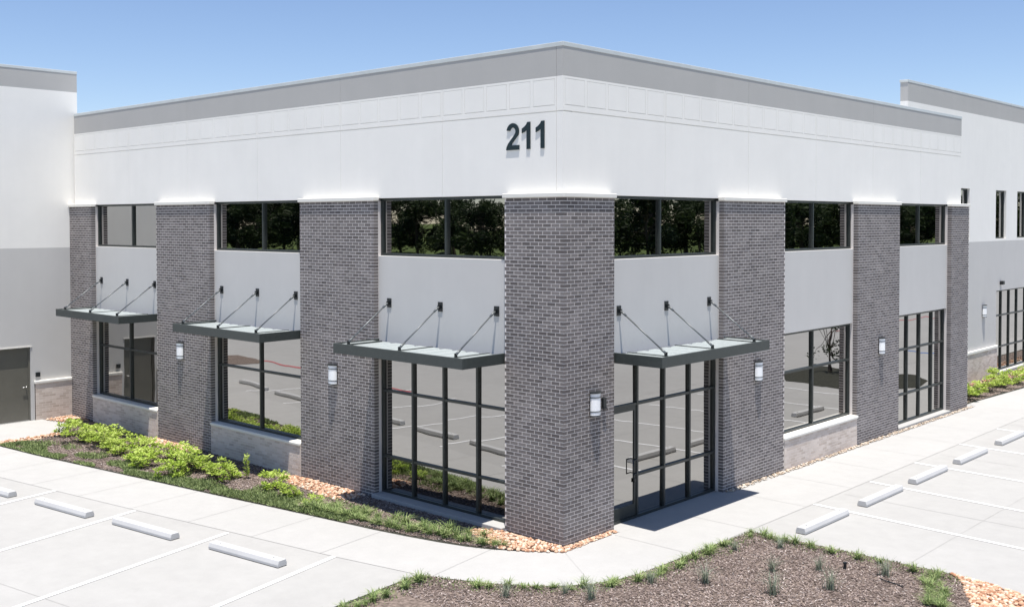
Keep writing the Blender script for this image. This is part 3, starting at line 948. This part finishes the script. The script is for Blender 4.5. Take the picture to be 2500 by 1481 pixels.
# ------------------------------------------------------------------ planting beds
BED = BED_EDGE + [(0.1, 0.0), (0.0, -0.003), (-19.2, -0.003), (-18.6, -0.5), (-17.85, -0.82), (-17.15, -1.33), (-16.88, -1.55), (-16.85, -3.28)]
RBED = [(-0.2, 19.95), (-1.63, 19.78), (-1.63, 45), (0.04, 45), (0.04, 25.0), (-0.2, 20.45)]
def bed(name, poly, hgt=0.06):
    o = poly_sheet(name, poly, 0.010, M['edging'])  # base sheet; its dark rim is painted shade for the drop below the concrete
    xs = [p[0] for p in poly]; ys = [p[1] for p in poly]
    st = 0.12
    mb = MB(); idx = {}
    nx = int((max(xs) - min(xs)) / st) + 1; ny = int((max(ys) - min(ys)) / st) + 1
    hs = {}
    for i in range(nx + 1):
        for j in range(ny + 1):
            x = min(xs) + i * st; y = min(ys) + j * st
            if inside((x, y), poly):
                d = edge_dist((x, y), poly)
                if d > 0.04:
                    z = 0.012 + min(d * 0.3, 1.0) * hgt + 0.018 * noise.noise((x * 2.1, y * 2.1, 3)) * min(1, d * 3)
                    idx[(i, j)] = len(mb.v); mb.v.append((x, y, max(z, 0.013))); mb.a.append(0.5)
                    hs[(i, j)] = z
    for (i, j) in list(idx):
        q = [(i, j), (i + 1, j), (i + 1, j + 1), (i, j + 1)]
        if all(k in idx for k in q): mb.f.append(tuple(idx[k] for k in q))
    s = mb.build('soil_surface', M['soil'], o, smooth=True)
    x0, y0 = min(xs), min(ys)
    def height(x, y):
        k = (int((x - x0) / st + 0.5), int((y - y0) / st + 0.5))
        return hs.get(k, 0.014)
    return o, height
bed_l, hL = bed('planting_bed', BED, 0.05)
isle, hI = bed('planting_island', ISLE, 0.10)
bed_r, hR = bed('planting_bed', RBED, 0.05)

def rpt(poly, bb):
    while True:
        p = (random.uniform(bb[0], bb[1]), random.uniform(bb[2], bb[3]))
        if inside(p, poly): return p

def chips(poly, bb, n, hf, name, label, lo=0.008, hi=0.03):
    mb = MB()
    for _ in range(n):
        x, y = rpt(poly, bb)
        if edge_dist((x, y), poly) < 0.05: continue
        z = hf(x, y) + random.uniform(0.002, 0.02)
        L = random.uniform(lo, hi); w = random.uniform(0.004, 0.010)
        t = random.uniform(0, math.pi); tilt = random.uniform(-0.45, 0.45); rl = random.uniform(-0.6, 0.6)
        ax = Vector((math.cos(t) * math.cos(tilt), math.sin(t) * math.cos(tilt), math.sin(tilt)))
        sd_ = Vector((-math.sin(t) * math.cos(rl), math.cos(t) * math.cos(rl), math.sin(rl)))
        c = Vector((x, y, z)); up_ = ax.cross(sd_) * 0.004
        a = random.random() ** 1.1
        p = [c - ax * L - sd_ * w, c + ax * L - sd_ * w * 0.7, c + ax * L + sd_ * w * 0.7, c - ax * L + sd_ * w]
        i = len(mb.v)
        mb.v += [tuple(q + up_) for q in p] + [tuple(q - up_) for q in p]
        mb.a += [a] * 8
        mb.f += [(i, i + 1, i + 2, i + 3), (i, i + 4, i + 5, i + 1), (i + 1, i + 5, i + 6, i + 2), (i + 2, i + 6, i + 7, i + 3), (i + 3, i + 7, i + 4, i)]
    o = mb.build(name, M['chip'], None, fix=False)
    return tag(o, label, 'mulch', None, 'stuff')
chips(ISLE, (-0.9, 7.6, -3.6, 3.3), 42000, hI, 'bark_mulch', 'brown shredded bark mulch covering the corner planting island')
chips(BED, (-16.9, 0.2, -3.3, 0), 26000, hL, 'bark_mulch', 'brown bark mulch in the bed along the left facade')
chips(RBED, (-1.7, 0.1, 19.7, 34), 2500, hR, 'bark_mulch', 'dark bark mulch in the bed below the right wing')

# ---- river rock patches
ico = bmesh.new(); bmesh.ops.create_icosphere(ico, subdivisions=1, radius=1.0)
ico_v = [v.co.copy() for v in ico.verts]; ico_f = [tuple(v.index for v in f.verts) for f in ico.faces]; ico.free()
def rocks(poly, n, hf, label, r0=0.018, r1=0.045, pile=0.05, mat='rock'):
    mb = MB()
    xs = [p[0] for p in poly]; ys = [p[1] for p in poly]
    bb = (min(xs), max(xs), min(ys), max(ys))
    for _ in range(n):
        x, y = rpt(poly, bb)
        d = edge_dist((x, y), poly)
        r = random.uniform(r0, r1)
        z = hf(x, y) + random.uniform(0, min(pile, d * 0.5)) + r * 0.3
        sx, sy, sz = r * random.uniform(0.8, 1.4), r * random.uniform(0.7, 1.1), r * random.uniform(0.5, 0.85)
        q = Matrix.Rotation(random.uniform(0, 6.28), 3, 'Z') @ Matrix.Rotation(random.uniform(-0.5, 0.5), 3, 'X')
        i = len(mb.v); a = random.random()
        for v in ico_v:
            k = 1 + 0.12 * random.uniform(-1, 1)
            mb.v.append(tuple(Vector((x, y, z)) + q @ Vector((v.x * sx * k, v.y * sy * k, v.z * sz * k))))
            mb.a.append(a)
        mb.f += [tuple(i + t for t in f) for f in ico_f]
    o = mb.build('river_rock', M[mat], None, fix=False, smooth=True)
    return tag(o, label, 'rocks', None, 'stuff')
rocks([(-2.05, -0.42), (-1.5, -0.08), (0.02, -0.03), (0.2, -0.22), (-0.15, -0.5), (-0.5, -0.74), (-0.85, -0.86), (-1.4, -0.72)], 900, hL, 'orange river rocks piled at the foot of the corner pillar')
rocks([(0.01, -0.03), (0.2, -0.22), (0.13, 1.42), (0.01, 1.42)], 260, lambda x, y: 0.008, 'thin line of river rocks along the right face of the corner pillar', 0.015, 0.032, 0.02)
rocks([(-8.3, -0.36), (-7.9, -0.05), (-5.5, -0.05), (-5.38, -0.5), (-5.5, -0.78), (-6.4, -0.72), (-7.6, -0.55)], 1000, hL, 'orange river rocks at the foot of the pillar right of the middle left bay')
rocks([(-14.6, -0.40), (-14.2, -0.04), (-12.1, -0.04), (-12.0, -0.3), (-12.6, -0.5), (-13.8, -0.55)], 650, hL, 'orange river rocks at the foot of the pillar between the far and middle left bays')
rocks([(-19.25, -0.05), (-18.2, -0.04), (-18.0, -0.4), (-18.35, -0.62), (-19.25, -0.85)], 420, hL, 'orange river rocks in the inside corner beside the left wing')
rocks([(-16.9, -1.55), (-16.62, -1.45), (-16.45, -3.22), (-16.86, -3.27)], 380, hL, 'strip of orange river rocks along the path to the service door')
rocks([(0.005, 5.45), (0.13, 5.45), (0.13, 19.9), (0.005, 19.75)], 900, lambda x, y: 0.006, 'narrow strip of tan river rocks along the right facade', 0.015, 0.035, 0.02, 'rockpale')
rocks([(5.64, 3.22), (6.4, 3.09), (7.2, 2.82), (8.2, 2.17), (8.9, 1.2), (7.6, 0.6), (6.75, 1.3), (6.45, 1.95), (5.95, 2.92)], 3600, hI, 'orange river rocks at the right end of the planting island', 0.02, 0.048)
rocks([(-1.6, 24.0), (-0.9, 24.0), (-0.9, 34), (-1.6, 34)], 700, hR, 'tan river rocks below the storefront of the right wing')

# ------------------------------------------------------------------ plants
def leaf(mb, c, d, n, L, w, a):
    """folded diamond leaf"""
    s = d.cross(n)
    if s.length < 1e-4: s = Vector((1, 0, 0))
    s.normalize()
    nn = s.cross(d).normalized()
    p0 = c; p1 = c + d * L * 0.5 + s * w + nn * w * 0.25; p2 = c + d * L; p3 = c + d * L * 0.5 - s * w + nn * w * 0.25
    i = len(mb.v)
    mb.v += [tuple(p0), tuple(p1), tuple(p2), tuple(p3)]
    mb.a += [a] * 4
    mb.f += [(i, i + 1, i + 2), (i, i + 2, i + 3)]

def rdir():
    z = random.uniform(-1, 1); t = random.uniform(0, 6.283); r = math.sqrt(1 - z * z)
    return Vector((r * math.cos(t), r * math.sin(t), z))

def shrub_meshes(seed, h=0.5, rad=0.36, clumps=19, per=30):
    random.seed(seed)
    fo = MB(); st = MB()
    for k in range(clumps):
        t = random.uniform(0, 6.283); rr = rad * math.sqrt(random.random())
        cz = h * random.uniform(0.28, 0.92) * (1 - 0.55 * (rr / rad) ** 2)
        c = Vector((rr * math.cos(t), rr * math.sin(t), cz))
        st.tube((c.x * 0.15, c.y * 0.15, 0), c, 0.007, 0.003, 5, False)
        cr = random.uniform(0.07, 0.11)
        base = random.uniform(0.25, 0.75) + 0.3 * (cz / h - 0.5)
        for _ in range(per):
            d = rdir(); d.z = abs(d.z) * 0.8 + d.z * 0.2
            d.normalize()
            p = c + d * cr * random.uniform(0.2, 1.0)
            ld = (d + rdir() * 0.6 + Vector((0, 0, 0.25))).normalized()
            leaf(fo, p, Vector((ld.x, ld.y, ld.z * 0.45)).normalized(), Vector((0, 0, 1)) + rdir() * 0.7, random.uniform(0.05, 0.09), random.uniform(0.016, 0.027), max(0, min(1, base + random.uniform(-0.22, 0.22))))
    return fo.mesh('foliage', M['shrub'], fix=False), st.mesh('stem', M['stem'], fix=False)
def tuft_mesh(seed, n=58, h=0.22, spread=0.26, w=0.011, mat='blade'):
    random.seed(seed)
    mb = MB()
    for _ in range(n):
        t = random.uniform(0, 6.283)
        b = Vector((random.gauss(0, 0.03), random.gauss(0, 0.03), 0))
        out = Vector((math.cos(t), math.sin(t), 0))
        L = h * random.uniform(0.6, 1.2); sp = spread * random.uniform(0.2, 1.15)
        s = Vector((-out.y, out.x, 0)) * w
        a = random.random()
        prev = None
        for k in range(4):
            f = k / 3
            p = b + out * sp * f * f * 1.0 + Vector((0, 0, L * (f - 0.38 * f ** 3 * (sp / spread))))
            wk = s * (1 - 0.85 * f)
            cur = (len(mb.v), len(mb.v) + 1)
            mb.v += [tuple(p - wk), tuple(p + wk)]; mb.a += [a, a]
            if prev: mb.f.append((prev[0], prev[1], cur[1], cur[0]))
            prev = cur
    return mb.mesh('grass_clump', M[mat], fix=False)

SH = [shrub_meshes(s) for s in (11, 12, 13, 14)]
random.seed(3)
def shrub(x, y, hf, s, label, group):
    e = empty('shrub', (x, y, hf(x, y) - 0.01), random.uniform(0, 6.28))
    s *= 1.08
    e.scale = (s, s, s * random.uniform(0.75, 1.0))
    tag(e, label, 'shrub', group)
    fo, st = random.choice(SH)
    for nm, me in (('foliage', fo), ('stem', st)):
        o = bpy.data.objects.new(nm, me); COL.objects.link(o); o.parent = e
LSH = [(-16.35, -1.42, 1.0, 'yellow green shrub touching the end of the door path'),
       (-15.55, -1.15, 0.95, 'yellow green shrub below the far left window nearest the service door'),
       (-15.2, -1.75, 1.05, 'yellow green shrub in front of the second and third at the far left bay'),
       (-14.75, -1.05, 1.0, 'yellow green shrub close under the far left sill'),
       (-13.95, -1.65, 1.05, 'yellow green shrub left of the rocks at the second pillar'),
       (-13.75, -1.0, 0.9, 'yellow green shrub against the rocks of the middle left pillar'),
       (-12.6, -1.25, 1.05, 'yellow green shrub in front of the lamp pillar at the left'),
       (-12.0, -1.65, 1.0, 'yellow green shrub in the front row below the lamp pillar'),
       (-11.35, -1.95, 0.9, 'low yellow green shrub nearest the sidewalk in the left bed'),
       (-10.75, -1.25, 1.1, 'yellow green shrub left of the middle wainscot'),
       (-10.05, -1.55, 1.15, 'large yellow green shrub in front of the middle left bay'),
       (-10.1, -2.05, 0.95, 'yellow green shrub in front of the large one at the middle bay'),
       (-8.95, -1.45, 1.05, 'rounded yellow green shrub right of the large group'),
       (-13.2, -1.75, 0.85, 'low yellow green shrub in the front row left of the lamp pillar'),
       (-14.5, -1.5, 0.9, 'yellow green shrub in the middle of the group below the far left sill'),
       (-11.65, -1.15, 0.9, 'yellow green shrub below the right half of the lamp pillar'),
       (-9.5, -1.1, 0.85, 'yellow green shrub close to the middle wainscot behind the rounded one'),
       (-7.4, -1.05, 0.9, 'small yellow green shrub left of the orange rocks at the near pillar'),
       (-6.55, -1.3, 0.62, 'small green shrub in front of the orange rocks at the near pillar'),
       (-5.75, -1.22, 0.5, 'smallest green shrub at the right end of the shrub row')]
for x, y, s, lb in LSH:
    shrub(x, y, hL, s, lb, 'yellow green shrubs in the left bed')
RSH = ['yellow green shrub next to the last brick pillar of the right facade', 'second yellow green shrub from the last brick pillar', 'third yellow green shrub below the right wing', 'fourth yellow green shrub below the right wing storefront', 'yellow green shrub at the right edge below the storefront', 'yellow green shrub farther along the right wing bed', 'yellow green shrub in the back row below the right wing', 'yellow green shrub in the back row below the storefront']
for i, (x, y) in enumerate(((-0.55, 21.0), (-0.6, 22.1), (-0.55, 23.3), (-0.5, 24.5), (-0.45, 25.8), (-0.5, 27.2), (-1.0, 21.7), (-0.95, 25.1))):
    shrub(x, y, hR, 1.1, RSH[i], 'yellow green shrubs below the right wing')

# upright young plant
random.seed(21)
up_e = empty('upright_plant', (-8.55, -1.0, hL(-8.55, -1.0)))
tag(up_e, 'single upright yellow green plant right of the rounded shrub', 'plant')
fo = MB(); st = MB().tube((0, 0, 0), (0, 0, 0.5), 0.008, 0.004, 6)
for k in range(110):
    z = random.uniform(0.05, 0.55); t = random.uniform(0, 6.28)
    d = Vector((math.cos(t), math.sin(t), 0.7)).normalized()
    leaf(fo, Vector((0, 0, z)) + d * 0.02, d, rdir(), random.uniform(0.06, 0.10), 0.018, random.uniform(0.4, 1.0))
fo.build('foliage', M['shrub'], up_e, fix=False); st.build('stem', M['stem'], up_e)

TF = [tuft_mesh(s) for s in (31, 32, 33)]
TG = [tuft_mesh(s, 64, 0.36, 0.26, 0.0045, 'greyblade') for s in (41, 42)]
random.seed(5)
def tuft(x, y, hf, s, meshes, label, group, name='grass_clump'):
    o = bpy.data.objects.new(name, random.choice(meshes))
    COL.objects.link(o)
    o.location = (x, y, hf(x, y) - 0.005)
    o.rotation_euler = (0, 0, random.uniform(0, 6.28))
    o.scale = (s, s, s * random.uniform(0.85, 1.1))
    tag(o, label, 'grass clump', group)
# bright clumps in front of the near glazing
for k in range(26):
    t = k / 25
    x = -5.6 + t * 4.3
    yb = yat(BED_EDGE, x)
    for off in ((0.26,) if k % 2 else (0.30, 0.62)):
        y = yb + off + random.uniform(-0.06, 0.06)
        if y > -0.5 and x > -2.1: continue
        tuft(x + random.uniform(-0.06, 0.06), y, hL, random.uniform(0.75, 1.1), TF, 'bright green grass clump in the row before the near left glazing', 'grass clumps before the near left glazing')
for x, y, s in ((-0.95, -0.80, 0.8), (-1.15, -0.88, 0.9), (-0.8, -0.72, 0.7)):
    tuft(x, y, hL, s, TF, 'short grass clump at the front edge of the corner rock pile', 'grass clumps at the corner rocks')
# island edge clumps
edge_pts = []
ip = ISLE[24:] + ISLE[:13]
for a, b in zip(ip, ip[1:]):
    L = math.hypot(b[0] - a[0], b[1] - a[1]); n = max(1, int(L / 0.20))
    for k in range(n): edge_pts.append((lerp2(a, b, (k + random.random() * 0.6) / n), (b[0] - a[0]) / L, (b[1] - a[1]) / L))
cI = (3.5, -1.0)
for (p, dx, dy) in edge_pts:
    if random.random() < 0.10: continue
    nx_, ny_ = dy, -dx
    if (cI[0] - p[0]) * nx_ + (cI[1] - p[1]) * ny_ < 0: nx_, ny_ = -nx_, -ny_
    off = random.uniform(0.16, 0.38)
    x, y = p[0] + nx_ * off, p[1] + ny_ * off
    if not inside((x, y), ISLE): continue
    far = y > 3.0 - 0.5 and x > 3.0
    if far and random.random() < 0.45: continue
    tuft(x, y, hI, random.uniform(0.5, 0.95) * (0.85 if far else 1), TF, 'small green grass clump in the row edging the planting island', 'grass clumps edging the island')
for k in range(22):
    t = k / 21
    x = 5.55 + t * 0.75 + random.uniform(-0.22, 0.1); y = 2.9 - t * 1.6 + random.uniform(-0.2, 0.1)
    tuft(x, y, hI, random.uniform(0.55, 0.85), TF, 'green grass clump beside the orange rocks of the island', 'grass clumps beside the island rocks')
for x, y, s_, lb in ((2.75, 2.98, 0.75, 'bright grass clump first right of the island tip'), (3.3, 2.95, 0.8, 'bright grass clump second right of the island tip'), (3.72, 2.9, 0.85, 'bright grass clump left of the sprinkler head'), (4.2, 2.88, 0.85, 'bright grass clump behind the sprinkler head'), (4.6, 2.9, 0.65, 'small bright grass clump left of the bushy grey clump'), (5.2, 2.85, 0.85, 'bright grass clump right of the bushy grey clump')):
    tuft(x, y, hI, s_, TF, lb, 'grass clumps along the straight island edge')
GT = [(2.96, -0.02, 1.25, 'tall wispy grey green grass near the curved island edge'), (3.5, 1.2, 0.9, 'small grey green clump in the middle of the island'),
      (2.95, 2.5, 0.9, 'grey green clump near the island tip'), (4.05, 1.75, 0.8, 'thin grey clump in the middle right of the mulch'),
      (4.95, 2.3, 1.15, 'bushy grey green clump beside the drip pipe'), (4.65, 0.95, 1.1, 'thin upright grey green clump in the right mulch'),
      (2.05, -1.8, 1.1, 'grey green clump at the lower left of the island'), (4.1, 0.15, 1.2, 'grey green clump at the bottom of the picture'),
      (1.0, -2.6, 0.9, 'grey clump at the left part of the island'), (2.3, -0.55, 0.9, 'grey green clump behind the curved edge row'),
      (1.62, -1.9, 0.8, 'small grey clump behind the left edge row'), (2.4, 1.85, 0.85, 'wispy grey clump near the straight island edge')]
for x, y, s, lb in GT:
    tuft(x, y, hI, s, TG, lb, 'grey green clumps on the island')

# low ground cover along the left bed
random.seed(9)
gc = MB()
for _ in range(30000):
    x = random.uniform(-16.5, -4.2)
    off = abs(random.gauss(0.15, 0.42)) + 0.03
    y = yat(BED_EDGE, x) + off
    if off > 1.15 or y > -0.2: continue
    dens = noise.noise((x * 1.3, y * 1.7, 0))
    if dens < -0.22 + 0.25 * off: continue
    z = hL(x, y)
    d = (rdir() * 0.7 + Vector((0, 0, 0.8))).normalized()
    leaf(gc, Vector((x, y, z)), d, Vector((0, 0, 1)) + rdir(), random.uniform(0.05, 0.11), random.uniform(0.008, 0.017), random.random())
g_o = gc.build('ground_cover', M['cover'], None, fix=False)
tag(g_o, 'low green ground cover along the sidewalk edge of the left bed', 'ground cover', None, 'stuff')
gc = MB()
for _ in range(26000):
    x, y = rpt(ISLE, (-0.9, 7.0, -4.6, 3.3))
    d0 = edge_dist((x, y), ISLE)
    if d0 > 0.50 * (0.3 + random.random()) or d0 < 0.03: continue
    d = (rdir() * 0.7 + Vector((0, 0, 0.8))).normalized()
    leaf(gc, Vector((x, y, hI(x, y))), d, rdir(), random.uniform(0.03, 0.08), random.uniform(0.006, 0.012), random.random())
g_o = gc.build('ground_cover', M['cover'], None, fix=False)
tag(g_o, 'sparse green ground cover along the edges of the planting island', 'ground cover', None, 'stuff')

# drip pipe and sprinkler on the island
dp = MB()
pts = [(4.98, 2.05), (5.1, 2.0), (5.25, 1.98), (5.42, 1.9)]
for a, b in zip(pts, pts[1:]):
    dp.tube((a[0], a[1], hI(*a) + 0.025), (b[0], b[1], hI(*b) + 0.025), 0.011, None, 6)
tag(dp.build('drip_pipe', M['black'], None), 'short black drip pipe lying on the island mulch', 'pipe')
sp = MB().tube((4.3, 2.2, hI(4.3, 2.2) - 0.01), (4.3, 2.2, hI(4.3, 2.2) + 0.10), 0.028, 0.022, 10)
sp.tube((4.3, 2.2, hI(4.3, 2.2) + 0.10), (4.3, 2.2, hI(4.3, 2.2) + 0.125), 0.034, 0.034, 10)
tag(sp.build('sprinkler_head', M['black'], None), 'black sprinkler head standing in the island mulch', 'sprinkler')

# ------------------------------------------------------------------ surroundings seen in the window reflections
def tree_meshes(seed, h=11.0, cr=4.6, n=5200, nc=26, cs=1.0):
    random.seed(seed)
    tr = MB(); cn = MB()
    tr.tube((0, 0, 0), (0.1, 0, h * 0.25), 0.28, 0.2, 9)
    tr.tube((0.1, 0, h * 0.25), (0, 0.1, h * 0.75), 0.2, 0.06, 9)
    cl_ = []
    for k in range(nc):
        t = random.uniform(0, 6.283); z = h * random.uniform(0.10, 0.92)
        rr = cr * math.sqrt(random.random()) * (1 - 0.5 * abs(z / h - 0.5))
        c = Vector((rr * math.cos(t), rr * math.sin(t), z))
        tr.tube((0, 0, h * random.uniform(0.2, 0.6)), c, 0.07, 0.02, 5, False)
        cl_.append((c, cs * random.uniform(0.9, 1.6), random.uniform(0.2, 0.8)))
    for _ in range(n):
        c, r, b = random.choice(cl_)
        d = rdir()
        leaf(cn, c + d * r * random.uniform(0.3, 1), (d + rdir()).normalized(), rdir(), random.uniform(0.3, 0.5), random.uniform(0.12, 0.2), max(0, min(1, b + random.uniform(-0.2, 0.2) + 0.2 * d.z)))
    return tr.mesh('trunk', M['bark'], fix=False), cn.mesh('crown', M['treeleaf'], fix=False)
TM = [tree_meshes(s) for s in (51, 52, 53)]
random.seed(17)
def tree(x, y, s, label, group):
    e = empty('tree', (x, y, -0.03), random.uniform(0, 6.28))
    e.scale = (s, s, s)
    tag(e, label, 'tree', group)
    t, c = random.choice(TM)
    for nm, me in (('trunk', t), ('crown', c)):
        o = bpy.data.objects.new(nm, me); COL.objects.link(o); o.parent = e
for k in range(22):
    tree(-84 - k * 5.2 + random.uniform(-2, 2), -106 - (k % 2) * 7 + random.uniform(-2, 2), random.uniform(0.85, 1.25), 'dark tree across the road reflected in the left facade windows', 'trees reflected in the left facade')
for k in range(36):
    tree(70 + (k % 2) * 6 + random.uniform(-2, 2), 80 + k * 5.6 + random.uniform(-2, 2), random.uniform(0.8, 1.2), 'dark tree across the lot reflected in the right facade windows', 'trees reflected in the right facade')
# small island with a young tree, reflected in the right facade
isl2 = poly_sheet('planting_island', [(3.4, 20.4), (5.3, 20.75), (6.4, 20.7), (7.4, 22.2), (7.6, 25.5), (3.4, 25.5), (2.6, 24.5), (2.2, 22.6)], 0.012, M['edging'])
e = empty('young_tree', (6.3, 24.2, 0.0)); e.scale = (0.25, 0.25, 0.25)
tag(e, 'young tree on an island reflected in the right facade windows', 'tree')
for nm, me in zip(('trunk', 'crown'), tree_meshes(61, 11.0, 3.4, 420, 16, 0.7)):
    o = bpy.data.objects.new(nm, me); COL.objects.link(o); o.parent = e
isl3 = poly_sheet('gravel_island', [(-29, -11.5), (-26.6, -11.2), (-25.8, -10.4), (-26.4, -9.4), (-29, -9.2)], 0.012, M['soil'])
